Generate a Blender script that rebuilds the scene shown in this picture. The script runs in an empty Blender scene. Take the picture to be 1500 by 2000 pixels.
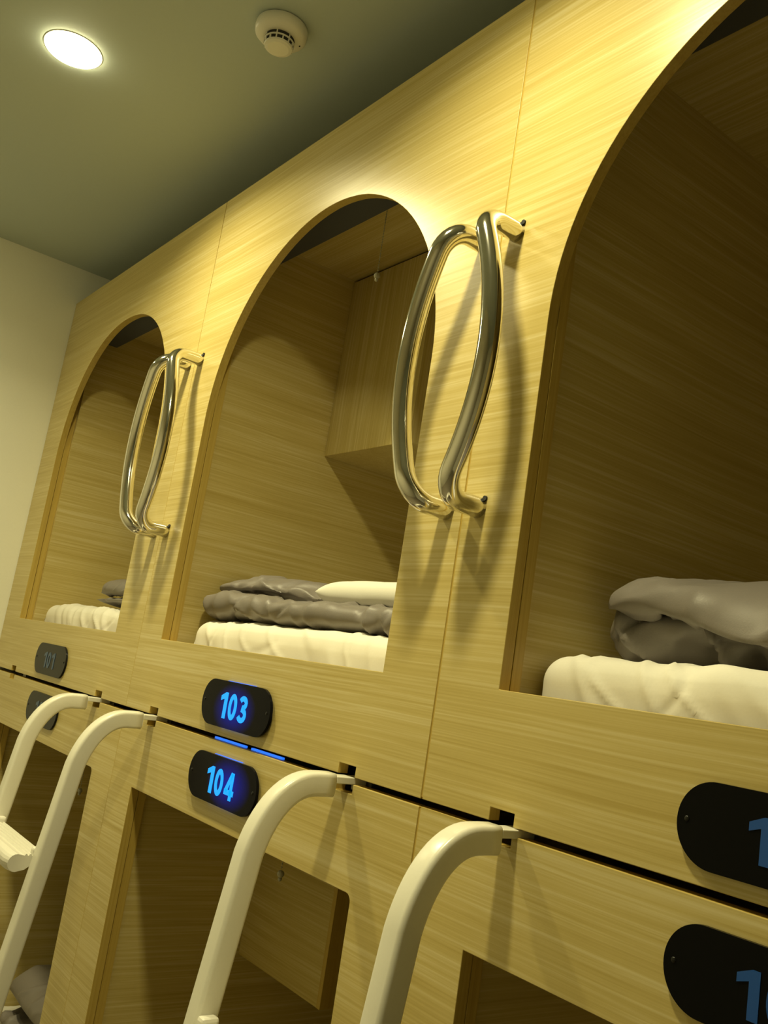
import bpy, bmesh, math, random
from mathutils import Vector, Matrix, noise
from mathutils.geometry import tessellate_polygon

random.seed(7)
scene = bpy.context.scene
COL = scene.collection

# ------------------------------------------------------------------ camera
cam_d = bpy.data.cameras.new('camera')
cam = bpy.data.objects.new('camera', cam_d)
COL.objects.link(cam)
scene.camera = cam
CP = Vector((2.1283, -0.8871, 0.1612))
yaw, pit, rol = -0.9440, 0.1766, 0.1579
fw = Vector((math.sin(yaw) * math.cos(pit), math.cos(yaw) * math.cos(pit), math.sin(pit)))
r0 = Vector((math.cos(yaw), -math.sin(yaw), 0))
u0 = r0.cross(fw)
rr = math.cos(rol) * r0 + math.sin(rol) * u0
uu = -math.sin(rol) * r0 + math.cos(rol) * u0
M = Matrix(((rr.x, uu.x, -fw.x, CP.x), (rr.y, uu.y, -fw.y, CP.y), (rr.z, uu.z, -fw.z, CP.z), (0, 0, 0, 1)))
cam.matrix_world = M
cam_d.sensor_fit = 'HORIZONTAL'
cam_d.sensor_width = 36.0
cam_d.lens = 1806.57 / 1500 * 36.0
cam_d.clip_start = 0.02

# ------------------------------------------------------------------ world, exposure
world = bpy.data.worlds.new('room_ambient')
scene.world = world
world.use_nodes = True
world.node_tree.nodes['Background'].inputs[0].default_value = (1.0, 0.86, 0.5, 1)
world.node_tree.nodes['Background'].inputs[1].default_value = 0.02
vs = scene.view_settings
vs.view_transform = 'Standard'
vs.look = 'None'
vs.gamma = 1.0
vs.use_curve_mapping = False
vs.exposure = 0.0
LAMP_STRENGTH = 40.0        # glow of the visible diffusers
LAMP_WATTS = 12.6           # the beam of each downlight
LAMP_SPREAD = 146.0
LAMP_COLOR = (1.0, 0.90, 0.49)
LAMPS = [(0.083, -0.468, 1.0), (1.20, -0.468, 1.0), (-0.66, -0.80, 0.20)]  # the last, dimmer entry is an added fill for the cream wall

ZC = 1.44          # ceiling height (z = 0 is the joint between upper and lower bunks)
ZF = -1.22         # floor
P = 1.1            # bunk pitch
XW = -1.171        # left wall

# ------------------------------------------------------------------ materials
def newmat(name):
    m = bpy.data.materials.new(name)
    m.use_nodes = True
    nt = m.node_tree
    b = nt.nodes['Principled BSDF']
    return m, nt, b

def plain(name, col, rough=0.5, metal=0.0, bump=0.0, bscale=60.0, spec=0.5, var=0.06):
    m, nt, b = newmat(name)
    b.inputs['Roughness'].default_value = rough
    b.inputs['Metallic'].default_value = metal
    b.inputs['Specular IOR Level'].default_value = spec
    tc = nt.nodes.new('ShaderNodeTexCoord')
    n = nt.nodes.new('ShaderNodeTexNoise')
    n.inputs['Scale'].default_value = bscale
    n.inputs['Detail'].default_value = 3
    nt.links.new(tc.outputs['Object'], n.inputs['Vector'])
    mx = nt.nodes.new('ShaderNodeMix')
    mx.data_type = 'RGBA'
    mx.inputs[6].default_value = tuple(c * (1 - var) for c in col) + (1,)
    mx.inputs[7].default_value = tuple(min(1, c * (1 + var)) for c in col) + (1,)
    nt.links.new(n.outputs['Fac'], mx.inputs[0])
    nt.links.new(mx.outputs[2], b.inputs['Base Color'])
    if bump:
        bp = nt.nodes.new('ShaderNodeBump')
        bp.inputs['Strength'].default_value = bump
        bp.inputs['Distance'].default_value = 0.002
        nt.links.new(n.outputs['Fac'], bp.inputs['Height'])
        nt.links.new(bp.outputs['Normal'], b.inputs['Normal'])
    return m

def wood(name, axis, c_dark, c_mid, c_light, rough=0.31, bump=0.3, contrast=1.35, spec=0.5):
    """straight-grained laminate; axis = grain direction"""
    m, nt, b = newmat(name)
    N, L = nt.nodes, nt.links
    tc = N.new('ShaderNodeTexCoord')
    oi = N.new('ShaderNodeObjectInfo')
    off = N.new('ShaderNodeVectorMath'); off.operation = 'SCALE'
    off.inputs[0].default_value = (7.3, 3.1, 5.7)
    L.new(oi.outputs['Random'], off.inputs['Scale'])
    add = N.new('ShaderNodeVectorMath'); add.operation = 'ADD'
    L.new(tc.outputs['Object'], add.inputs[0]); L.new(off.outputs[0], add.inputs[1])
    # slight waviness of the grain
    wv = N.new('ShaderNodeTexNoise'); wv.inputs['Scale'].default_value = 2.2; wv.inputs['Detail'].default_value = 1
    L.new(add.outputs[0], wv.inputs['Vector'])
    wsub = N.new('ShaderNodeVectorMath'); wsub.operation = 'MULTIPLY_ADD'
    wsub.inputs[1].default_value = (0.012, 0.012, 0.012)
    L.new(wv.outputs['Color'], wsub.inputs[0]); L.new(add.outputs[0], wsub.inputs[2])
    ai = 'xyz'.index(axis)
    def streak(along, across, detail):
        mp = N.new('ShaderNodeMapping')
        s = [across] * 3
        s[ai] = along
        mp.inputs['Scale'].default_value = s
        L.new(wsub.outputs[0], mp.inputs['Vector'])
        n = N.new('ShaderNodeTexNoise')
        n.inputs['Scale'].default_value = 1.0
        n.inputs['Detail'].default_value = detail
        n.inputs['Roughness'].default_value = 0.6
        L.new(mp.outputs[0], n.inputs['Vector'])
        return n
    fine = streak(2.2, 290.0, 2)
    mid = streak(1.2, 85.0, 3)
    broad = streak(0.6, 14.0, 2)
    r1 = N.new('ShaderNodeValToRGB')
    r1.color_ramp.elements[0].position = 0.5 - 0.2 / contrast
    r1.color_ramp.elements[1].position = 0.5 + 0.2 / contrast
    m1 = N.new('ShaderNodeMath'); m1.operation = 'MULTIPLY_ADD'
    m1.inputs[1].default_value = 0.44
    L.new(fine.outputs['Fac'], m1.inputs[0])
    m2 = N.new('ShaderNodeMath'); m2.operation = 'MULTIPLY_ADD'
    m2.inputs[1].default_value = 0.36
    L.new(mid.outputs['Fac'], m2.inputs[0])
    m3 = N.new('ShaderNodeMath'); m3.operation = 'MULTIPLY'
    m3.inputs[1].default_value = 0.20
    L.new(broad.outputs['Fac'], m3.inputs[0])
    L.new(m3.outputs[0], m2.inputs[2]); L.new(m2.outputs[0], m1.inputs[2])
    L.new(m1.outputs[0], r1.inputs['Fac'])
    cr = N.new('ShaderNodeValToRGB')
    e = cr.color_ramp.elements
    e[0].position = 0.0; e[0].color = c_dark + (1,)
    e[1].position = 1.0; e[1].color = c_light + (1,)
    k = e.new(0.5); k.color = c_mid + (1,)
    L.new(r1.outputs['Color'], cr.inputs['Fac'])
    L.new(cr.outputs['Color'], b.inputs['Base Color'])
    b.inputs['Roughness'].default_value = rough
    b.inputs['Specular IOR Level'].default_value = spec
    if bump:
        bp = N.new('ShaderNodeBump')
        bp.inputs['Strength'].default_value = bump
        bp.inputs['Distance'].default_value = 0.0006
        L.new(m1.outputs[0], bp.inputs['Height'])
        L.new(bp.outputs['Normal'], b.inputs['Normal'])
    return m

def emit(name, col, strength, base=(0.02, 0.02, 0.02)):
    m, nt, b = newmat(name)
    b.inputs['Base Color'].default_value = base + (1,)
    b.inputs['Emission Color'].default_value = col + (1,)
    b.inputs['Emission Strength'].default_value = strength
    return m

WD, WM, WL = (0.475, 0.36, 0.105), (0.565, 0.45, 0.165), (0.67, 0.57, 0.29)
OAK = {a: wood('light_oak_laminate_' + a, a, WD, WM, WL) for a in 'xyz'}
EDGE = wood('orange_oak_edge', 'z', (0.44, 0.30, 0.06), (0.51, 0.36, 0.08), (0.57, 0.42, 0.11), rough=0.45, bump=0.1)
MAT = {
    'wall': plain('cream_wall_paint', (0.90, 0.89, 0.78), 0.75, bump=0.08, bscale=180, var=0.02),
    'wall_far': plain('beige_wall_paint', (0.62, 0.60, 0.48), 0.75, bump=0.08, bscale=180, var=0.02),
    'ceiling': plain('grey_ceiling_paint', (0.48, 0.545, 0.52), 0.7, bump=0.05, bscale=140, var=0.02),
    'floor': wood('grey_floor_planks', 'x', (0.19, 0.165, 0.115), (0.225, 0.195, 0.135), (0.26, 0.225, 0.155), rough=0.5, bump=0.1),
    'white_plastic': plain('white_plastic', (0.78, 0.76, 0.68), 0.4, var=0.02),
    'white_paint': plain('white_powder_coat', (0.80, 0.78, 0.68), 0.28, bump=0.03, bscale=220, var=0.02),
    'chrome': plain('polished_steel', (0.80, 0.78, 0.72), 0.09, 1.0, var=0.02),
    'screw': plain('screw_steel', (0.55, 0.53, 0.5), 0.3, 1.0),
    'screw_black': plain('black_screw', (0.02, 0.02, 0.02), 0.25, 0.6),
    'dark': plain('dark_recess', (0.012, 0.012, 0.011), 0.6),
    'blind': plain('charcoal_blind_fabric', (0.07, 0.073, 0.078), 0.85, bump=0.2, bscale=500),
    'sheet': plain('white_bed_sheet', (0.82, 0.79, 0.70), 0.75, bump=0.03, bscale=300, var=0.03),
    'pillow': plain('white_pillowcase', (0.80, 0.78, 0.70), 0.8, bump=0.03, bscale=300, var=0.03),
    'duvet': plain('grey_sateen_duvet', (0.20, 0.178, 0.162), 0.46, bump=0.12, bscale=400, var=0.05),
    'plate': plain('black_acrylic', (0.005, 0.005, 0.005), 0.2, var=0.02, spec=0.06),
    'plate_far': plain('black_acrylic_matt', (0.010, 0.010, 0.010), 0.3, var=0.02, spec=0.15),
    'slot': plain('galvanised_plate', (0.4, 0.4, 0.38), 0.4, 0.8),
    'clear': plain('clear_plastic_bead', (0.42, 0.40, 0.30), 0.12, var=0.02),
    'digit_off': plain('unlit_blue_acrylic', (0.004, 0.075, 0.36), 0.3, var=0.02),
    'digit_dim': plain('dull_blue_acrylic', (0.012, 0.06, 0.16), 0.3, var=0.02),
    'digit_on': emit('lit_blue_digits', (0.004, 0.36, 1.0), 1.15, (0.0, 0.05, 0.1)),
    'led': emit('blue_led', (0.02, 0.17, 1.0), 1.25),
    'lamp': emit('lamp_diffuser', LAMP_COLOR, LAMP_STRENGTH, (0.8, 0.8, 0.8)),
}

def lit_plate_material(name, cx, cz):
    """smoked acrylic in front of a blue LED: the LED's glow shows faintly through the plate"""
    m, nt, b = newmat(name)
    N, L = nt.nodes, nt.links
    b.inputs['Base Color'].default_value = (0.006, 0.006, 0.008, 1)
    b.inputs['Roughness'].default_value = 0.16
    b.inputs['Specular IOR Level'].default_value = 0.06
    tc = N.new('ShaderNodeTexCoord')
    mp = N.new('ShaderNodeMapping')
    mp.inputs['Location'].default_value = (-cx / 0.085, 0, -cz / 0.05)
    mp.inputs['Scale'].default_value = (1 / 0.085, 0, 1 / 0.05)
    L.new(tc.outputs['Object'], mp.inputs['Vector'])
    g = N.new('ShaderNodeTexGradient'); g.gradient_type = 'SPHERICAL'
    L.new(mp.outputs[0], g.inputs['Vector'])
    pw = N.new('ShaderNodeMath'); pw.operation = 'POWER'; pw.inputs[1].default_value = 1.3
    L.new(g.outputs['Fac'], pw.inputs[0])
    ml = N.new('ShaderNodeMath'); ml.operation = 'MULTIPLY'; ml.inputs[1].default_value = 0.32
    L.new(pw.outputs[0], ml.inputs[0])
    b.inputs['Emission Color'].default_value = (0.01, 0.03, 1.0, 1)
    L.new(ml.outputs[0], b.inputs['Emission Strength'])
    return m

# ------------------------------------------------------------------ object helpers
def link(name, bm, mat, parent=None, smooth=False, bevel=0.0, angle=40, mats=None):
    bmesh.ops.recalc_face_normals(bm, faces=bm.faces[:])
    me = bpy.data.meshes.new(name)
    bm.to_mesh(me); bm.free()
    for mm in (mats or [mat]):
        me.materials.append(mm)
    o = bpy.data.objects.new(name, me)
    COL.objects.link(o)
    if parent is not None:
        o.parent = parent
    if smooth:
        for p in me.polygons:
            p.use_smooth = True
    if bevel:
        md = o.modifiers.new('bevel', 'BEVEL')
        md.width = bevel; md.segments = 2
        md.limit_method = 'ANGLE'; md.angle_limit = math.radians(angle)
    return o

def tag(o, label=None, cat=None, group=None, kind=None):
    if label: o['label'] = label
    if cat: o['category'] = cat
    if group: o['group'] = group
    if kind: o['kind'] = kind
    return o

def empty(name, loc, label=None, cat=None, group=None):
    o = bpy.data.objects.new(name, None)
    COL.objects.link(o)
    o.location = loc
    o.empty_display_size = 0.1
    return tag(o, label, cat, group)

def box(bm, x0, x1, y0, y1, z0, z1, mi=0):
    vs_ = [bm.verts.new((x, y, z)) for z in (z0, z1) for y in (y0, y1) for x in (x0, x1)]
    for q in ((0, 2, 3, 1), (4, 5, 7, 6), (0, 1, 5, 4), (2, 6, 7, 3), (0, 4, 6, 2), (1, 3, 7, 5)):
        f = bm.faces.new([vs_[i] for i in q]); f.material_index = mi

def boxobj(name, dims, mat, parent=None, bevel=0.0):
    bm = bmesh.new(); box(bm, *dims)
    return link(name, bm, mat, parent, bevel=bevel)

def plate(bm, outer, holes, y0, y1, rim_mi=0, hole_mi=None):
    """extrude a 2-D (x, z) polygon with holes between y0 (front) and y1 (back)"""
    loops = [outer] + holes
    flat = [p for lp in loops for p in lp]
    tris = tessellate_polygon([[Vector((p[0], p[1], 0)) for p in lp] for lp in loops])
    fr = [bm.verts.new((p[0], y0, p[1])) for p in flat]
    bk = [bm.verts.new((p[0], y1, p[1])) for p in flat]
    for t in tris:
        try:
            bm.faces.new([fr[i] for i in t]); bm.faces.new([bk[i] for i in reversed(t)])
        except ValueError:
            pass
    base = 0
    for li, lp in enumerate(loops):
        n = len(lp)
        for i in range(n):
            j = (i + 1) % n
            f = bm.faces.new((fr[base + i], fr[base + j], bk[base + j], bk[base + i]))
            f.material_index = rim_mi if li == 0 else (rim_mi if hole_mi is None else hole_mi)
        base += n

def sweep(bm, path, section, binormal=None, caps=True):
    """sweep a closed 2-D section [(a, b)] along a 3-D path (parallel transport, or a fixed binormal)"""
    n = len(path)
    rings = []
    prev = None
    for i, p in enumerate(path):
        t = (path[min(i + 1, n - 1)] - path[max(i - 1, 0)]).normalized()
        if binormal is not None:
            a = Vector(binormal)
        elif prev is None:
            a = t.orthogonal().normalized()
        else:
            a = (prev - t * prev.dot(t)).normalized()
        prev = a
        c = t.cross(a).normalized()
        rings.append([bm.verts.new(p + a * s[0] + c * s[1]) for s in section])
    m = len(section)
    for i in range(n - 1):
        for j in range(m):
            bm.faces.new((rings[i][j], rings[i][(j + 1) % m], rings[i + 1][(j + 1) % m], rings[i + 1][j]))
    if caps:
        bm.faces.new(rings[0][::-1]); bm.faces.new(rings[-1])

def circle(r, n=20):
    return [(r * math.cos(2 * math.pi * i / n), r * math.sin(2 * math.pi * i / n)) for i in range(n)]

def round_rect(w, h, r, n=4):
    pts = []
    for cx, cy, a0 in ((w/2-r, h/2-r, 0), (-w/2+r, h/2-r, 90), (-w/2+r, -h/2+r, 180), (w/2-r, -h/2+r, 270)):
        for k in range(n + 1):
            a = math.radians(a0 + 90 * k / n)
            pts.append((cx + r * math.cos(a), cy + r * math.sin(a)))
    return pts

def lathe(bm, prof, c, n=40, mi=0):
    """prof: [(radius, z)] revolved about the vertical through c"""
    rings = []
    for r, z in prof:
        if r < 1e-6:
            rings.append([bm.verts.new((c[0], c[1], c[2] + z))])
        else:
            rings.append([bm.verts.new((c[0] + r * math.cos(2*math.pi*k/n), c[1] + r * math.sin(2*math.pi*k/n), c[2] + z)) for k in range(n)])
    for a, b in zip(rings[:-1], rings[1:]):
        for k in range(n):
            k2 = (k + 1) % n
            if len(a) == 1 and len(b) == 1: continue
            if len(a) == 1: f = bm.faces.new((a[0], b[k], b[k2]))
            elif len(b) == 1: f = bm.faces.new((a[k], a[k2], b[0]))
            else: f = bm.faces.new((a[k], a[k2], b[k2], b[k]))
            f.material_index = mi

def sphere(bm, c, r, n=10, sc=(1, 1, 1)):
    bmesh.ops.create_uvsphere(bm, u_segments=n, v_segments=max(6, n // 2 + 2), radius=r,
                              matrix=Matrix.Translation(c) @ Matrix.Diagonal((sc[0], sc[1], sc[2], 1)))

# ------------------------------------------------------------------ room shell
X1, Y0, Y1 = 3.6, -1.55, 2.15
def shell(name, dims, mat):
    return tag(boxobj(name, dims, mat), kind='structure')
shell('floor', (XW - .1, X1 + .1, Y0 - .1, Y1 + .1, ZF - .1, ZF), MAT['floor'])
shell('ceiling', (XW - .1, X1 + .1, Y0 - .1, Y1 + .1, ZC, ZC + .1), MAT['ceiling'])
shell('wall_left', (XW - .1, XW, Y0 - .1, Y1 + .1, ZF, ZC), MAT['wall'])
shell('wall_right', (X1, X1 + .1, Y0 - .1, Y1 + .1, ZF, ZC), MAT['wall'])
shell('wall_rear', (XW, X1, Y1, Y1 + .1, ZF, ZC), MAT['wall'])
shell('wall_front', (XW, X1, Y0 - .1, Y0, ZF, ZC), MAT['wall_far'])

# ------------------------------------------------------------------ capsule bunks
XL, XR = 0.125, 0.967        # arched opening, measured from the bunk's left seam
ZB, ZA = 0.1716, 0.690       # its sill and the height where the arch springs
HT = 1.308                   # top of the upper panels
LXL, LXR, LZT, LZB = 0.1223, 0.9725, -0.159, -1.05
SLOT = ((0.1375, 0.1815), (0.8905, 0.9365))   # ladder slots, measured from the left seam

def arch(xl, xr, zb, za, expo=2.0, n=56):
    cx, r = (xl + xr) / 2, (xr - xl) / 2
    e = 2 / expo
    pts = [(xl, zb), (xr, zb)]
    for k in range(n + 1):
        t = math.pi * k / n
        c, s = math.cos(t), math.sin(t)
        pts.append((cx + r * math.copysign(abs(c) ** e, c), za + r * abs(s) ** e))
    return pts

def rrect(x0, x1, z0, z1, r, n=5):
    return [(x + (x0 + x1) / 2, z + (z0 + z1) / 2) for x, z in round_rect(x1 - x0, z1 - z0, r, n)]

def handle_path(xm, side):
    """bowed pull bar standing D off the panel; side = -1 bows to the left, +1 to the right"""
    D, zt, zb, bow, rad = 0.077, 0.863, 0.426, 0.058, 0.040
    zm, hz = (zt + zb) / 2, (zt - zb) / 2
    def arc_x(z): return xm + side * bow * max(0.0, 1 - ((z - zm) / hz) ** 2)
    pts = [Vector((xm, 0.0, zt)), Vector((xm, -0.012, zt)), Vector((xm, -D + rad, zt))]
    for k in range(1, 9):
        a = math.pi / 2 * k / 8
        z = zt - rad * (1 - math.cos(a))
        pts.append(Vector((arc_x(z), -D + rad - rad * math.sin(a), z)))
    for k in range(1, 24):
        z = zt - rad + (zb + rad - zt + rad) * k / 24
        pts.append(Vector((arc_x(z), -D, z)))
    for k in range(0, 9):
        a = math.pi / 2 * k / 8
        z = zb + rad - rad * math.sin(a)
        pts.append(Vector((arc_x(z), -D + rad - rad * math.cos(a), z)))
    pts += [Vector((xm, -0.012, zb)), Vector((xm, 0.0, zb))]
    return pts

def grab_handle(parent, xm, side):
    bm = bmesh.new()
    sweep(bm, handle_path(xm, side), circle(0.0158, 24))
    h = link('grab_handle', bm, MAT['chrome'], parent, smooth=True)
    h['label'] = 'polished chrome bowed pull bar'
    for z in (0.866, 0.429):
        bm = bmesh.new()
        bmesh.ops.create_cone(bm, cap_ends=True, segments=14, radius1=0.004, radius2=0.004, depth=0.004,
                              matrix=Matrix.Translation((xm + 0.012, -0.001, z + 0.010)) @ Matrix.Rotation(math.pi / 2, 4, 'X'))
        link('fixing_hole', bm, MAT['dark'], h, smooth=False)

def upper_bunk(x0, number, label, left=0.0, expo=2.0, adx=0.0, za=ZA, top=HT, handle_left=True, handle_right=True, locker=True, gl=0.002, gr=(0.002, 0.002)):
    b = empty('capsule_bunk', (x0, 0, 0), label, 'bunk', 'upper capsule bunks with arched openings')
    xl, xr = XL + adx, XR + adx
    ge = 0.0008 if gr[0] > 0.001 else -0.0002
    # front panel with the arched opening and notches for the ladder hooks along its bottom edge
    zb0 = 0.0052
    outer = [(left + gl, zb0)]
    for s0, s1 in SLOT:
        outer += [(s0, zb0), (s0, 0.0217), (s1, 0.0217), (s1, zb0)]
    outer += [(P - gr[0], zb0), (P - gr[0], 0.40), (P - gr[1], top), (left + gl, top)]
    bm = bmesh.new()
    plate(bm, outer, [arch(xl, xr, ZB, za, expo)], 0.0, 0.0195, 1, 1)
    fp = link('front_panel', bm, OAK['x'], b, bevel=0.0009, mats=[OAK['x'], EDGE])
    # inner frame board behind it with the same opening: second band of the reveal
    outer = [(left + gl, 0.034), (P + ge, 0.034), (P + ge, top - 0.01), (left + gl, top - 0.01)]
    bm = bmesh.new()
    plate(bm, outer, [[(xl + 0.0006, ZB - 0.0006), (xr - 0.0006, ZB - 0.0006), (xr - 0.0006, 1.138), (xl + 0.0006, 1.138)]], 0.0205, 0.0385, 1, 1)
    link('inner_frame', bm, EDGE, b, mats=[EDGE, EDGE])
    # carcass
    sl = 0.115
    boxobj('side_panel', (sl - 0.018, sl, 0.039, 2.0, 0.034, 1.21), OAK['y'], b)
    boxobj('side_panel', (P - 0.09, P - 0.072, 0.039, 2.0, 0.034, 1.21), OAK['y'], b)
    boxobj('ceiling_panel', (sl, P - 0.09, 0.039, 2.0, 1.197, 1.212), OAK['x'], b)
    boxobj('back_panel', (sl, P - 0.09, 1.982, 2.0, 0.034, 1.197), OAK['x'], b)
    boxobj('bed_base', (sl, P - 0.09, 0.039, 1.982, 0.034, 0.054), OAK['x'], b)
    # hanging locker over the bed
    if locker:
        lk = boxobj('overhead_locker', (sl + 0.001, 0.470, 0.352, 0.80, 0.703, 1.190), OAK['z'], b, bevel=0.0008)
        boxobj('shadow_gap', (sl + 0.006, 0.465, 0.358, 0.79, 1.190, 1.197), MAT['dark'], lk)
    if gr[0] > 0.001:
        boxobj('seam_strip', (P - 0.0019, P + 0.0019, 0.0012, 0.0195, 0.008, top - 0.001), EDGE, b)
    for s0, s1 in SLOT:
        boxobj('slot_plate', (s0 + 0.012, s1 - 0.001, 0.036, 0.038, -0.025, 0.03), MAT['slot'], b)
    if handle_left: grab_handle(b, 0.035, +1)
    if handle_right: grab_handle(b, P - 0.035, -1)
    return b

def rrect2(x0, x1, z0, z1, r=0.012, n=5):
    """square-cornered on the left, slightly rounded on the right"""
    pts = [(x0, z1), (x0, z0)]
    for cx, cz, a0 in ((x1 - r, z0 + r, 270), (x1 - r, z1 - r, 0)):
        pts += [(cx + r * math.cos(math.radians(a0 + 90 * k / n)), cz + r * math.sin(math.radians(a0 + 90 * k / n))) for k in range(n + 1)]
    return pts

def lower_bunk(x0, number, label, left=0.0, gl=0.002, gr=0.002):
    b = empty('capsule_bunk', (x0, 0, ZF), label, 'bunk', 'lower capsule bunks with square openings')
    dz = -ZF
    ge = 0.0008 if gr > 0.001 else -0.0002
    zt0 = -0.0052
    outer = [(left + gl, ZF), (P - gr, ZF), (P - gr, zt0)]
    for s0, s1 in reversed(SLOT):
        outer += [(s1, zt0), (s1, -0.0200), (s0, -0.0200), (s0, zt0)]
    outer += [(left + gl, zt0)]
    def up(pts): return [(x, z + dz) for x, z in pts]
    bm = bmesh.new()
    plate(bm, up(outer), [up(rrect2(LXL, LXR, LZB, LZT))], 0.0, 0.0195, 1, 1)
    link('front_panel', bm, OAK['x'], b, bevel=0.0009, mats=[OAK['x'], EDGE])
    outer = [(left + gl, ZF), (P + ge, ZF), (P + ge, -0.034), (left + gl, -0.034)]
    bm = bmesh.new()
    plate(bm, up(outer), [up(rrect2(LXL + 0.0006, LXR - 0.0006, LZB - 0.0006, LZT + 0.0006))], 0.0205, 0.0385, 1, 1)
    link('inner_frame', bm, EDGE, b, mats=[EDGE, EDGE])
    sl = 0.115
    if gr > 0.001:
        boxobj('seam_strip', (P - 0.0019, P + 0.0019, 0.0012, 0.0195, 0.0, -0.008 + dz), EDGE, b)
    boxobj('side_panel', (sl - 0.018, sl, 0.039, 2.0, 0.0, -0.02 + dz), OAK['y'], b)
    boxobj('side_panel', (P - 0.09, P - 0.072, 0.039, 2.0, 0.0, -0.02 + dz), OAK['y'], b)
    boxobj('ceiling_panel', (sl, P - 0.09, 0.039, 2.0, -0.05 + dz, -0.035 + dz), OAK['x'], b)
    boxobj('back_panel', (sl, P - 0.09, 1.982, 2.0, 0.0, -0.05 + dz), OAK['x'], b)
    boxobj('bed_base', (sl, P - 0.09, 0.039, 1.982, 0.02, 0.04), OAK['x'], b)
    lk = boxobj('overhead_locker', (sl + 0.001, 0.455, 0.352, 0.80, -0.527 + dz, -0.060 + dz), OAK['x'], b, bevel=0.0008)
    boxobj('edge_band', (0.455, 0.468, 0.352, 0.80, -0.527 + dz, -0.060 + dz), EDGE, lk)
    return b

upper_bunk(-P, 101, 'upper light oak bunk with arched opening, against the cream wall, above the 101 plate',
           left=XW + P, expo=2.15, adx=-0.024, za=0.694, handle_left=False, gr=(0.0003, 0.0026))
upper_bunk(0.0, 103, 'upper light oak bunk with arched opening, in the middle, above the lit 103 plate', gl=0.0003)
upper_bunk(P, 105, 'nearest upper light oak bunk at right, arch cut off by the photo edge', za=0.698, locker=False)
lower_bunk(-P, 102, 'lower light oak bunk with square opening, behind the far white ladder', left=XW + P, gr=0.0003)
lower_bunk(0.0, 104, 'lower light oak bunk with square opening, below the lit 104 plate', gl=0.0003)
lower_bunk(P, 106, 'nearest lower light oak bunk, at the bottom right corner')

# ------------------------------------------------------------------ number signs
def ribbon(bm, pts, w, y0, y1, closed=False):
    n = len(pts)
    L_, R_ = [], []
    for i, p in enumerate(pts):
        a = pts[(i - 1) % n] if (closed or i > 0) else p
        c = pts[(i + 1) % n] if (closed or i < n - 1) else p
        d1 = Vector((p[0]-a[0], p[1]-a[1])); d2 = Vector((c[0]-p[0], c[1]-p[1]))
        if d1.length < 1e-9: d1 = d2
        if d2.length < 1e-9: d2 = d1
        d1.normalize(); d2.normalize()
        t = (d1 + d2).normalized()
        nrm = Vector((-t.y, t.x))
        k = w / 2 / max(0.6, nrm.dot(Vector((-d1.y, d1.x))))
        L_.append((p[0] + nrm.x * k, p[1] + nrm.y * k)); R_.append((p[0] - nrm.x * k, p[1] - nrm.y * k))
    m = n if closed else n - 1
    for i in range(m):
        j = (i + 1) % n
        q = [L_[i], L_[j], R_[j], R_[i]]
        f = [bm.verts.new((x, y0, z)) for x, z in q]; k = [bm.verts.new((x, y1, z)) for x, z in q]
        bm.faces.new(f); bm.faces.new(k[::-1])
        for a in range(4):
            bm.faces.new((f[a], f[(a+1) % 4], k[(a+1) % 4], k[a]))

def arc_pts(cx, cz, rx, rz, a0, a1, n=14):
    return [(cx + rx * math.cos(math.radians(a0 + (a1 - a0) * i / n)), cz + rz * math.sin(math.radians(a0 + (a1 - a0) * i / n))) for i in range(n + 1)]

S = 0.20
def glyph(ch):
    h = S / 2
    if ch == '1': return [([(0.29, 0.0), (0.49, 0.0), (0.49, 1.0), (0.34, 1.0), (0.06, 0.85), (0.06, 0.66), (0.29, 0.755)], None)]
    if ch == '0': return [(arc_pts(0.28, 0.5, 0.28 - h, 0.5 - h, 0, 360, 28)[:-1], True)]
    if ch == '3': return [(arc_pts(0.25, 0.735, 0.18, 0.17, 160, -80) + arc_pts(0.25, 0.29, 0.2, 0.195, 85, -160), False)]
    if ch == '4': return [([(0.40, 0.97), (0.10, 0.30)], False), ([(0.02, 0.27), (0.60, 0.27)], False), ([(0.425, 0.0), (0.425, 1.0)], False)]
    if ch == '2': return [(arc_pts(0.26, 0.70, 0.19, 0.205, 165, -35) + [(0.09, 0.095), (0.54, 0.095)], False)]
    if ch == '5': return [([(0.50, 0.905), (0.15, 0.905), (0.12, 0.53)] + arc_pts(0.26, 0.33, 0.2, 0.235, 110, -160), False)]
    if ch == '6': return [(arc_pts(0.28, 0.31, 0.19, 0.215, 0, 360, 20)[:-1], True), ([(0.40, 0.93), (0.22, 0.72), (0.10, 0.40)], False)]

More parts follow.
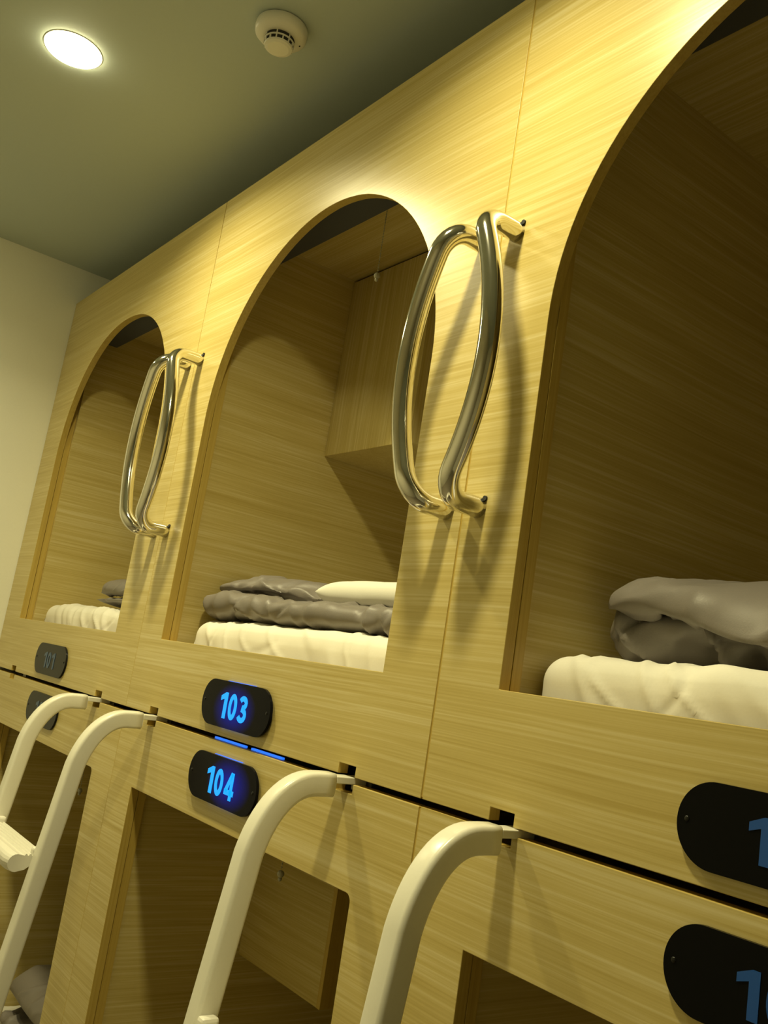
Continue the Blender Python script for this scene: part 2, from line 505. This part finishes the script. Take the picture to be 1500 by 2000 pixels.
def number_sign(text, x0, zc, mode, label, dx=0.0, lit=False):
    cx = 0.535
    s = empty('number_sign', (x0 + cx + dx, 0, zc), label, 'sign', 'bunk number plates')
    hw, hz = 0.135, 0.0443
    off = 0.0035 if lit else 0.0
    pts = [(x, z) for x, z in round_rect(2 * hw, 2 * hz, hz - 0.0003, 14)]
    bm = bmesh.new()
    plate(bm, pts, [], -0.006 - off, -off - 0.0004)
    pm = lit_plate_material('lit_black_acrylic_' + text, 0.0 if text == '103' else 0.03, -0.006 if text == '103' else 0.0) if lit else MAT[mode[1]]
    link('plate', bm, pm, s, bevel=0.0006)
    H = 0.0495 if lit else 0.0455
    x = -0.0585 if lit else -0.0555
    yd = -0.006 - off
    for ch in text:
        bm = bmesh.new()
        for pl, cl in glyph(ch):
            if cl is None:
                plate(bm, [(x + p[0] * H * 1.24, -H / 2 + p[1] * H - 0.002) for p in pl], [], yd - 0.0008, yd + 0.0004)
                continue
            ribbon(bm, [(x + p[0] * H * 1.24, -H / 2 + p[1] * H - 0.002) for p in pl], S * H, yd - 0.0008, yd + 0.0004, cl)
        d = link('digit', bm, MAT[mode[0]], s)
        if lit: d['label'] = 'glowing blue digit'
        x += (0.82 if ch != '1' else 0.74) * H
    for sx in (-1, 1):
        bm = bmesh.new()
        sphere(bm, (sx * (hw - 0.012), yd, 0.002), 0.0032, 10, (1, 0.5, 1))
        link('screw', bm, MAT['screw_black'], s, smooth=True)
    if lit:
        for zz in ((hz - 0.006, hz + 0.0006), (-hz - 0.0006, -hz + 0.006)):
            l = boxobj('led_strip', (-0.052, 0.056, -off + 0.0002, -0.0004, zz[0], zz[1]), MAT['led'], s)
            l['label'] = 'blue backlight strip behind the plate'
    return s

ZU, ZL = 0.0665, -0.0735
number_sign('101', -P, ZU, ('digit_dim', 'plate_far'), 'unlit dark number plate 101 on the far upper bunk', dx=-0.03)
number_sign('103', 0.0, ZU, ('digit_on', 'plate'), 'black number plate with glowing blue digits 103', lit=True)
number_sign('105', P, ZU, ('digit_off', 'plate'), 'unlit black number plate on the nearest upper bunk, cut by right photo edge', dx=0.0195)
number_sign('102', -P, ZL, ('digit_dim', 'plate_far'), 'unlit dark number plate behind the far ladder rail, below the 101 plate', dx=-0.012)
number_sign('104', 0.0, ZL, ('digit_on', 'plate'), 'black number plate with glowing blue digits 104', lit=True)
number_sign('106', P, ZL, ('digit_off', 'plate'), 'unlit black number plate on the nearest lower bunk, bottom right corner', dx=0.0195)
# backlight wiring strip lying in the joint between 103 and 104
for xa, xb in ((0.44, 0.565), (0.588, 0.70)):
    o = boxobj('led_strip', (xa, xb, 0.013, 0.018, -0.0045, -0.001), MAT['led'])
    if xa < 0.5:
        tag(o, 'glowing blue light strip in the joint above plate 104, left half', 'light strip', 'blue light strips in the panel joint')
    else:
        tag(o, 'glowing blue light strip in the joint above plate 104, right half', 'light strip', 'blue light strips in the panel joint')

# ------------------------------------------------------------------ ladders
def ladder(xl, xr, label, step_z=-0.315):
    b = empty('bunk_ladder', ((xl + xr) / 2, -0.305, ZF), label, 'ladder', 'white bunk ladders')
    base = Vector(b.location)
    def loc(p): return Vector(p) - base
    zs = -0.115
    def leg_y(z): return -0.151 + 0.135 * (z - zs)
    yz = [(-0.028, -0.010), (-0.045, -0.010)]
    B = ((-0.060, -0.0105), (-0.102, -0.012), (-0.137, -0.052), (-0.151, zs))
    for k in range(15):
        t = k / 14
        w = ((1-t)**3, 3*t*(1-t)**2, 3*t*t*(1-t), t**3)
        yz.append((sum(w[i] * B[i][0] for i in range(4)), sum(w[i] * B[i][1] for i in range(4))))
    for z in (-0.2, -0.4, -0.7, -1.0, ZF + 0.012):
        yz.append((leg_y(z), z))
    for x in (xl, xr):
        bm = bmesh.new()
        sweep(bm, [loc((x, y, z)) for y, z in yz], round_rect(0.034, 0.036, 0.0065, 4), binormal=(1, 0, 0))
        r = link('rail', bm, MAT['white_paint'], b, smooth=True, bevel=0.0)
        # end collar, hook plate, foot
        bm = bmesh.new()
        sweep(bm, [loc((x, -0.028, -0.010)), loc((x, -0.0255, -0.010))], round_rect(0.029, 0.031, 0.007, 4), binormal=(1, 0, 0))
        link('end_cap', bm, MAT['white_paint'], r, smooth=False)
        bm = bmesh.new()
        p0 = loc((x, 0, 0))
        box(bm, p0.x - 0.0155, p0.x + 0.0155, p0.y - 0.0262, p0.y + 0.031, p0.z - 0.0065, p0.z + 0.004)
        box(bm, p0.x - 0.0155, p0.x + 0.0155, p0.y + 0.0245, p0.y + 0.031, p0.z - 0.018, p0.z - 0.0065)
        link('hook_plate', bm, MAT['white_paint'], r, bevel=0.0012)
        bm = bmesh.new()
        sweep(bm, [loc((x, leg_y(ZF + 0.03), ZF + 0.03)), loc((x, leg_y(ZF), ZF))], round_rect(0.042, 0.044, 0.01, 4), binormal=(1, 0, 0))
        link('rubber_foot', bm, MAT['blind'], r, smooth=False)
    # steps: a ribbed tread with a thick rounded front lip, clipped on the rails
    for z in (step_z, step_z - 0.28, step_z - 0.56):
        yc = leg_y(z)
        bm = bmesh.new()
        a, c = xl + 0.0175, xr - 0.0175
        prof = []
        yf, yb = yc - 0.062, yc + 0.014
        prof = [(yb, 0.0), (yb, 0.012)]
        nr = 5
        for k in range(nr):                       # ribs across the tread
            y1 = yb - 0.004 - k * 0.009
            prof += [(y1, 0.012), (y1 - 0.002, 0.0155), (y1 - 0.005, 0.0155), (y1 - 0.007, 0.012)]
        for k in range(11):                       # rounded lip
            an = math.radians(90 + 180 * k / 10)
            prof.append((yf + 0.014 + 0.019 * math.cos(an), -0.004 + 0.019 * math.sin(an)))
        prof += [(yf + 0.034, -0.018), (yf + 0.046, -0.008)]
        n = 14
        rings = []
        for i in range(n + 1):
            t = i / n
            x = a + (c - a) * t
            s = 1.0 if 0 < i < n else 0.93
            rings.append([bm.verts.new(loc((x, yc + (y - yc) * s, z + dz_ * s))) for y, dz_ in prof])
        m = len(prof)
        for i in range(n):
            for j in range(m):
                bm.faces.new((rings[i][j], rings[i][(j+1) % m], rings[i+1][(j+1) % m], rings[i+1][j]))
        bm.faces.new(rings[0][::-1]); bm.faces.new(rings[-1])
        st = link('step', bm, MAT['white_plastic'], b, bevel=0.0)
        for x, sd in ((xl, 1), (xr, -1)):
            bm = bmesh.new()
            pc = loc((x + sd * 0.0265, yc, z))
            box(bm, pc.x - 0.009, pc.x + 0.009, pc.y - 0.016, pc.y + 0.012, pc.z - 0.016, pc.z + 0.027)
            link('step_clip', bm, MAT['white_plastic'], st, bevel=0.005)
    return b

ladder(-0.192, 0.1595, 'white metal ladder hooked below the 101 and 103 bunks, at the left photo edge')
ladder(0.9135, 1.276, 'white metal ladder hooked beside the glowing 104 plate, nearest to the camera', step_z=-0.352)

# ------------------------------------------------------------------ bedding
def rbox(bm, lo, hi, r, nx, ny, nz, disp):
    """rounded box made of six dense grids, pushed about by disp(p, n)"""
    lo, hi = Vector(lo), Vector(hi)
    def spread(n, a, b):
        out = []
        for i in range(n + 1):
            t = i / n
            out.append(a + (b - a) * t)
        return out
    xs, zs_ = spread(nx, lo.x, hi.x), spread(nz, lo.z, hi.z)
    ys = [lo.y + (hi.y - lo.y) * (i / ny) ** 1.8 for i in range(ny + 1)]
    cache = {}
    def vert(i, j, k):
        key = (i, j, k)
        if key not in cache:
            p = Vector((xs[i], ys[j], zs_[k]))
            q = Vector((min(max(p.x, lo.x + r), hi.x - r), min(max(p.y, lo.y + r), hi.y - r), min(max(p.z, lo.z + r), hi.z - r)))
            d = p - q
            if d.length > 1e-9:
                nrm = d.normalized()
                if max(abs(d.x), abs(d.y), abs(d.z)) < r * 1.0001 and d.length > r:
                    p = q + nrm * r
            else:
                nrm = Vector((0, 0, 1))
            cache[key] = bm.verts.new(p + disp(p, nrm))
        return cache[key]
    def quad(f, A, B):
        for a in range(A):
            for b_ in range(B):
                try: bm.faces.new((vert(*f(a, b_)), vert(*f(a+1, b_)), vert(*f(a+1, b_+1)), vert(*f(a, b_+1))))
                except ValueError: pass
    quad(lambda a, b_: (a, b_, nz), nx, ny); quad(lambda a, b_: (a, b_, 0), nx, ny)
    quad(lambda a, b_: (a, 0, b_), nx, nz); quad(lambda a, b_: (a, ny, b_), nx, nz)
    quad(lambda a, b_: (0, a, b_), ny, nz); quad(lambda a, b_: (nx, a, b_), ny, nz)

def fold(v):
    """soft ridge from a noise value"""
    return (1 - abs(v)) ** 3

def mattress(x0, z0, seed, label, amp=1.0, lift=0.0, xl=0.132):
    b = empty('mattress', (x0 + 0.6, 0.06, z0), label, 'mattress', 'white sheeted mattresses')
    base = Vector(b.location)
    lo = Vector((x0 + xl, 0.058, z0)); hi = Vector((x0 + 1.0, 1.96, z0 + 0.179))
    def crease(v, w):
        return max(0.0, 1 - abs(v) / w) ** 1.5
    def disp(p, n):
        if p.z < z0 + 0.02: return Vector((0, 0, 0))
        w = noise.noise(Vector((p.x * 6 + seed, p.y * 6, p.z * 3))) * 0.005
        front = max(0.0, 1 - (p.y - lo.y) / 0.16)
        warp = noise.noise(Vector((p.x * 4, p.y * 4, p.z * 4 + seed))) * 0.5
        # drape folds pulled over the front edge, and shallow creases on the top
        d = crease(noise.noise(Vector((p.x * 9 + p.z * 6 + warp + seed, p.z * 3.0 + p.y * 2, seed * 1.7))), 0.22) * 0.0055 * front
        d += crease(noise.noise(Vector((p.x * 6 - p.y * 7 + p.z * 8 + warp + seed * 2, p.y * 4 + p.x * 3, 3.3))), 0.10) * 0.0042
        d -= crease(noise.noise(Vector((p.x * 4 + p.y * 9 - p.z * 7 + warp + seed * 3, p.x * 3, 7.7))), 0.08) * 0.0028
        crown = 0.006 * math.sin(math.pi * min(1, max(0, (p.x - lo.x) / (hi.x - lo.x)))) if n.z > 0.3 else 0
        return n * ((w + d) * amp - 0.006) + Vector((0, 0, crown + lift))
    bm = bmesh.new()
    rbox(bm, lo, hi, 0.042, 170, 120, 30, disp)
    bmesh.ops.translate(bm, verts=bm.verts[:], vec=-base)
    link('fitted_sheet', bm, MAT['sheet'], b, smooth=True)
    return b

mattress(-P, 0.056, 3.1, 'white sheeted mattress in the far upper bunk, above the 101 plate', 1.3)
mattress(0.0, 0.056, 8.4, 'white sheeted mattress in the middle upper bunk, above the 103 plate', 0.7)
mattress(P, 0.056, 15.9, 'white sheeted mattress in the nearest upper bunk at right', 0.95, xl=0.118)
mattress(-P, -1.178, 5.2, 'white sheeted mattress in the lower bunk behind the far ladder', 1.0)

def quilt(bm, profile, x0, x1, th, seed, shear=0.0, amp=0.012, ns=90, nt=130, taper=0.05, rise=0.0, droop=None, skew=0.0):
    """thick folded quilt: a sheet that follows profile [(y, z)] and runs along x, puffed, with rounded ends and creases"""
    # resample the profile by a Catmull-Rom spline
    P_ = [Vector(p) for p in profile]
    P_ = [2 * P_[0] - P_[1]] + P_ + [2 * P_[-1] - P_[-2]]
    pts = []
    segs = len(P_) - 3
    for i in range(ns + 1):
        u = i / ns * segs
        k = min(int(u), segs - 1); t = u - k
        a, b, c, d = P_[k:k + 4]
        pts.append(0.5 * ((2 * b) + (c - a) * t + (2*a - 5*b + 4*c - d) * t*t + (-a + 3*b - 3*c + d) * t**3))
    top, bot = [], []
    for j in range(nt + 1):
        v = j / nt
        x = x0 + (x1 - x0) * v
        de = min(x - x0, x1 - x)
        et = math.sqrt(max(0.0, 1 - (1 - min(1, de / taper)) ** 2))
        rt, rb = [], []
        for i, p in enumerate(pts):
            tn = (pts[min(i+1, ns)] - pts[max(i-1, 0)]).normalized()
            nrm = Vector((-tn.y, tn.x))
            es = min(i, ns - i) / ns * 8
            e2 = math.sqrt(max(0.0, 1 - (1 - min(1, es)) ** 2))
            q = Vector((x * 7 + seed, p.x * 9 + i * 0.02, p.y * 9))
            wp = noise.noise(Vector((x * 4 + seed, i * 0.03, 5.5))) * 0.6
            w1 = noise.noise(q) * amp * 0.8 + noise.noise(Vector((x * 3.2 + seed, i * 0.03, seed))) * amp * 0.5
            n2 = noise.noise(Vector((x * 10 + i * 0.06 + wp + seed * 3, i * 0.035 - x * 2, seed)))
            w2 = max(0.0, 1 - abs(n2) / 0.24) ** 1.5 * amp * 0.8
            n3 = noise.noise(Vector((x * 11 - i * 0.07 + wp * 1.5 + seed, i * 0.02 + x * 3, seed * 2)))
            w3 = -max(0.0, 1 - abs(n3) / 0.14) ** 1.3 * amp * 0.65
            # big wander of the whole fold so it is not a straight extrusion
            sx = noise.noise(Vector((x * 3.1 + seed, 0, i * 0.012))) * 0.012
            ez = noise.noise(Vector((x * 3.7, seed, 2 + i * 0.012))) * 0.010
            lobes = 0.0 if not droop else 0.022 * math.cos(2 * math.pi * 2.6 * i / ns) * max(0.0, 1 - (x - x0) / 0.14)
            c = Vector((x + lobes + 0.02 * noise.noise(Vector((i * 0.06, seed, 0))), p.x + shear * (x - x0) * (p.y - 0.235) / 0.1 + sx, p.y + max(-0.002, ez) + rise * (x - x0)))
            if skew:
                u = i / ns
                sw = min(1.0, max(0.0, (u - 0.45) / 0.2)); sw = sw * sw * (3 - 2 * sw)
                sl_ = min(1.0, max(0.0, (x - x0) / 0.42))
                c.y -= skew * sw * (1 - sl_ * sl_ * (3 - 2 * sl_))
            if droop:
                u = i / ns
                sm = min(1.0, max(0.0, (x - x0 - droop[0]) / droop[1])); sm = sm * sm * (3 - 2 * sm)
                wd = max(0.0, (u - 0.70) / 0.30)
                c.y -= droop[2] * wd * sm; c.z -= droop[3] * wd * sm
                c.x += droop[4] * max(0.0, (u - 0.45) / 0.55)
            h = th * et * e2
            ee = min(1.0, 1.6 * e2) * et
            a = c + Vector((0, nrm.x, nrm.y)) * (h + (w1 + w2 + w3) * ee)
            b_ = c - Vector((0, nrm.x, nrm.y)) * (h + (w1 * 0.5 + w2 * 0.3) * ee)
            rt.append(bm.verts.new(a)); rb.append(bm.verts.new(b_))
        top.append(rt); bot.append(rb)
    for j in range(nt):
        for i in range(ns):
            bm.faces.new((top[j][i], top[j+1][i], top[j+1][i+1], top[j][i+1]))
            bm.faces.new((bot[j][i+1], bot[j+1][i+1], bot[j+1][i], bot[j][i]))
        for i in (0, ns):
            bm.faces.new((top[j][i], bot[j][i], bot[j+1][i], top[j+1][i]))
    for j in (0, nt):
        for i in range(ns):
            bm.faces.new((top[j][i], top[j][i+1], bot[j][i+1], bot[j][i]))

def duvet(x0, zt, profile, xa, xb, th, seed, label, **kw):
    b = empty('duvet', (x0 + (xa + xb) / 2, 0.25, zt), label, 'duvet', 'grey duvets')
    base = Vector(b.location)
    bm = bmesh.new()
    quilt(bm, [(y, z) for y, z in profile], x0 + xa, x0 + xb, th, seed, **kw)
    bmesh.ops.remove_doubles(bm, verts=bm.verts[:], dist=1e-5)
    bmesh.ops.translate(bm, verts=bm.verts[:], vec=-base)
    o = link('quilt', bm, MAT['duvet'], b, smooth=True)
    return b

ZM = 0.2405
# 105: rolled quilt, the top layer folded forward over the lower one
duvet(P, ZM, [(0.42, ZM + 0.024), (0.28, ZM + 0.024), (0.205, ZM + 0.026), (0.190, ZM + 0.050), (0.25, ZM + 0.066), (0.34, ZM + 0.074),
              (0.42, ZM + 0.095), (0.36, ZM + 0.118), (0.24, ZM + 0.112), (0.165, ZM + 0.094), (0.140, ZM + 0.066)],
      0.160, 0.92, 0.0175, 4.7, 'grey duvet rolled on the nearest upper mattress at right', amp=0.026, droop=(0.05, 0.20, 0.040, 0.040, 0.03))
# 103: low roll in front, running on into a higher fold behind the pillow
duvet(0.0, ZM, [(0.205, ZM + 0.018), (0.15, ZM + 0.017), (0.100, ZM + 0.019), (0.087, ZM + 0.034), (0.12, ZM + 0.044), (0.16, ZM + 0.044), (0.19, ZM + 0.056),
                (0.205, ZM + 0.074), (0.25, ZM + 0.094), (0.305, ZM + 0.090), (0.325, ZM + 0.055), (0.29, ZM + 0.028)],
      0.134, 0.90, 0.0140, 9.1, 'grey duvet folded lengthwise on the middle upper mattress, around the pillow', amp=0.0095, rise=-0.012, skew=0.085)
duvet(-P, ZM, [(0.10, ZM + 0.022), (0.27, ZM + 0.022), (0.31, ZM + 0.045), (0.25, ZM + 0.075), (0.14, ZM + 0.07), (0.11, ZM + 0.04)],
      0.48, 0.98, 0.017, 31.9, 'grey duvet on the far upper mattress, mostly hidden by the panel', amp=0.009)
duvet(-P, -0.995, [(0.12, -0.97), (0.40, -0.97), (0.46, -0.93), (0.40, -0.87), (0.22, -0.86), (0.14, -0.90)],
      0.30, 0.98, 0.03, 41.9, 'dark grey duvet heaped in the lower bunk behind the far ladder', amp=0.022)

def pillow(c, hx, hy, hz, label):
    b = empty('pillow', (c[0], c[1], c[2] - hz), label, 'pillow')
    bm = bmesh.new()
    n, m = 48, 40
    for sgn in (1, -1):
        g = []
        for i in range(n + 1):
            row = []
            for j in range(m + 1):
                u, v = i / n * 2 - 1, j / m * 2 - 1
                h = (max(0, 1 - abs(u) ** 6) * max(0, 1 - abs(v) ** 2.6)) ** 0.5
                x = u * hx * (1 - 0.06 * v * v); y = v * hy * (1 - 0.06 * u * u)
                z = sgn * hz * h * (1 + 0.12 * noise.noise(Vector((u * 2.5, v * 2.5, sgn))))
                row.append(bm.verts.new((x, y, z + hz)))
            g.append(row)
        for i in range(n):
            for j in range(m):
                bm.faces.new((g[i][j], g[i+1][j], g[i+1][j+1], g[i][j+1]))
    bmesh.ops.remove_doubles(bm, verts=bm.verts[:], dist=1e-4)
    link('pillowcase', bm, MAT['pillow'], b, smooth=True)
pillow((0.735, 0.172, ZM + 0.074), 0.225, 0.040, 0.027, 'white pillow lying between the grey duvet folds, middle upper bunk')

# ------------------------------------------------------------------ roller blinds with pull chains
def roller_blind(x0, ztop, cx, cy, zbead, label):
    zc = ztop - 0.025
    b = empty('roller_blind', (x0 + 0.545, 0.08, ztop), label, 'roller blind', 'charcoal roller blinds')
    def L_(x, y, z): return (x + x0 - b.location.x, y - b.location.y, z - b.location.z)
    p0, p1 = L_(0.117, 0.0405, ztop - 0.056), L_(1.006, 0.118, ztop - 0.001)
    bm = bmesh.new(); box(bm, p0[0], p1[0], p0[1], p1[1], p0[2], p1[2])
    link('cassette', bm, MAT['blind'], b, bevel=0.004)
    ch = bmesh.new()
    z = ztop - 0.02
    pa, pb = Vector(L_(cx, cy, ztop - 0.001)), Vector(L_(cx + 0.004, cy, zbead + 0.012))
    sweep(ch, [pa, pb], circle(0.0006, 6))
    n = int((pa - pb).length / 0.0065)
    for k in range(n):
        sphere(ch, pa.lerp(pb, (k + 0.5) / n), 0.0017, 6)
    c = link('pull_chain', ch, MAT['clear'], b, smooth=True)
    bd = bmesh.new()
    sphere(bd, pb + Vector((0, 0, -0.009)), 0.0072, 12)
    sphere(bd, pb + Vector((0, 0, -0.0185)), 0.0042, 10)
    link('chain_bead', bd, MAT['clear'], c, smooth=True)
    return b
roller_blind(0.0, 1.197, 0.545, 0.139, 1.004, 'dark roller blind with bead chain under the ceiling of the middle upper bunk')
roller_blind(-P, 1.197, 0.545, 0.139, 1.004, 'dark roller blind behind the far upper arch')
roller_blind(P, 1.197, 0.545, 0.139, 1.004, 'dark roller blind behind the nearest upper arch')
roller_blind(0.0, -0.050, 0.560, 0.139, -0.235, 'roller blind with bead chain in the lower bunk under plate 104')
roller_blind(-P, -0.050, 0.560, 0.139, -0.285, 'roller blind with bead chain in the lower bunk behind the far ladder')

# ------------------------------------------------------------------ ceiling fittings
def downlight(x, y, power, label):
    b = empty('ceiling_downlight', (x, y, ZC), label, 'ceiling light', 'recessed ceiling downlights')
    bm = bmesh.new()
    lathe(bm, [(0.0625, 0.0), (0.0650, 0.0), (0.0655, -0.0006), (0.0648, -0.0012), (0.0628, -0.0012)], (0, 0, 0), 56)
    link('trim_ring', bm, MAT['white_plastic'], b, smooth=True)
    bm = bmesh.new()
    prof = [(0.063 * math.cos(math.radians(a)), -0.0008 - 0.013 * math.sin(math.radians(a))) for a in range(0, 90, 9)] + [(0.0, -0.0138)]
    lathe(bm, prof, (0, 0, 0), 56)
    d = link('diffuser', bm, MAT['lamp'], b, smooth=True)
    d['label'] = 'glowing white diffuser'
    ld = bpy.data.lights.new('downlight_beam', 'AREA')
    ld.shape = 'DISK'; ld.size = 0.12
    ld.energy = LAMP_WATTS * power; ld.color = LAMP_COLOR; ld.spread = math.radians(LAMP_SPREAD)
    lo = bpy.data.objects.new('downlight_beam', ld)
    COL.objects.link(lo)
    lo.parent = b
    lo.location = (0, 0, -0.016)
downlight(*LAMPS[0], 'round white ceiling downlight, glowing, at the upper left')
downlight(*LAMPS[1], 'round glowing ceiling downlight outside the frame, above the middle pillar')
downlight(*LAMPS[2], 'added fill light in a downlight fitting outside the frame, brightening the cream wall')  # unseen extra lamp, added only to lift the cream wall

det = empty('smoke_detector', (0.525, -0.177, ZC), 'round white smoke detector on the grey ceiling', 'smoke detector')
bm = bmesh.new()
lathe(bm, [(0.0, 0.0), (0.050, 0.0), (0.0535, -0.003), (0.0545, -0.012), (0.0535, -0.020), (0.048, -0.0255), (0.036, -0.0285), (0.031, -0.029), (0.0, -0.029)], (0, 0, 0), 56)
link('base', bm, MAT['white_plastic'], det, smooth=True)
bm = bmesh.new()
lathe(bm, [(0.0305, -0.0285), (0.0285, -0.046), (0.0, -0.046)], (0, 0, 0), 40)
ins = link('sensor_chamber', bm, MAT['dark'], det)
bm = bmesh.new()
lathe(bm, [(0.0300, -0.0362), (0.0315, -0.0362), (0.0312, -0.0392), (0.0297, -0.0392)], (0, 0, 0), 48)
lathe(bm, [(0.0, -0.0455), (0.0282, -0.0455), (0.0300, -0.0462), (0.0285, -0.0495), (0.022, -0.0515), (0.0, -0.052)], (0, 0, 0), 48)
for k in range(14):
    a = 2 * math.pi * k / 14 + 0.2
    r, w = 0.0303, 0.0012
    t = Vector((-math.sin(a), math.cos(a), 0)); d = Vector((math.cos(a), math.sin(a), 0))
    z0, z1 = (-0.028, -0.0465) if k % 2 == 0 else (-0.0385, -0.0465)
    q = [d * (r - .002) - t * w, d * (r + .001) - t * w, d * (r + .001) + t * w, d * (r - .002) + t * w]
    lo_ = [bm.verts.new(p + Vector((0, 0, z1))) for p in q]; hi_ = [bm.verts.new(p + Vector((0, 0, z0))) for p in q]
    for i in range(4):
        bm.faces.new((lo_[i], lo_[(i+1) % 4], hi_[(i+1) % 4], hi_[i]))
    bm.faces.new(lo_); bm.faces.new(hi_[::-1])
link('vent_cage', bm, MAT['white_plastic'], det, smooth=False)
bm = bmesh.new()
sphere(bm, (0.012, 0.0405, -0.0272), 0.0018, 8)
link('indicator', bm, MAT['dark'], det, smooth=True)
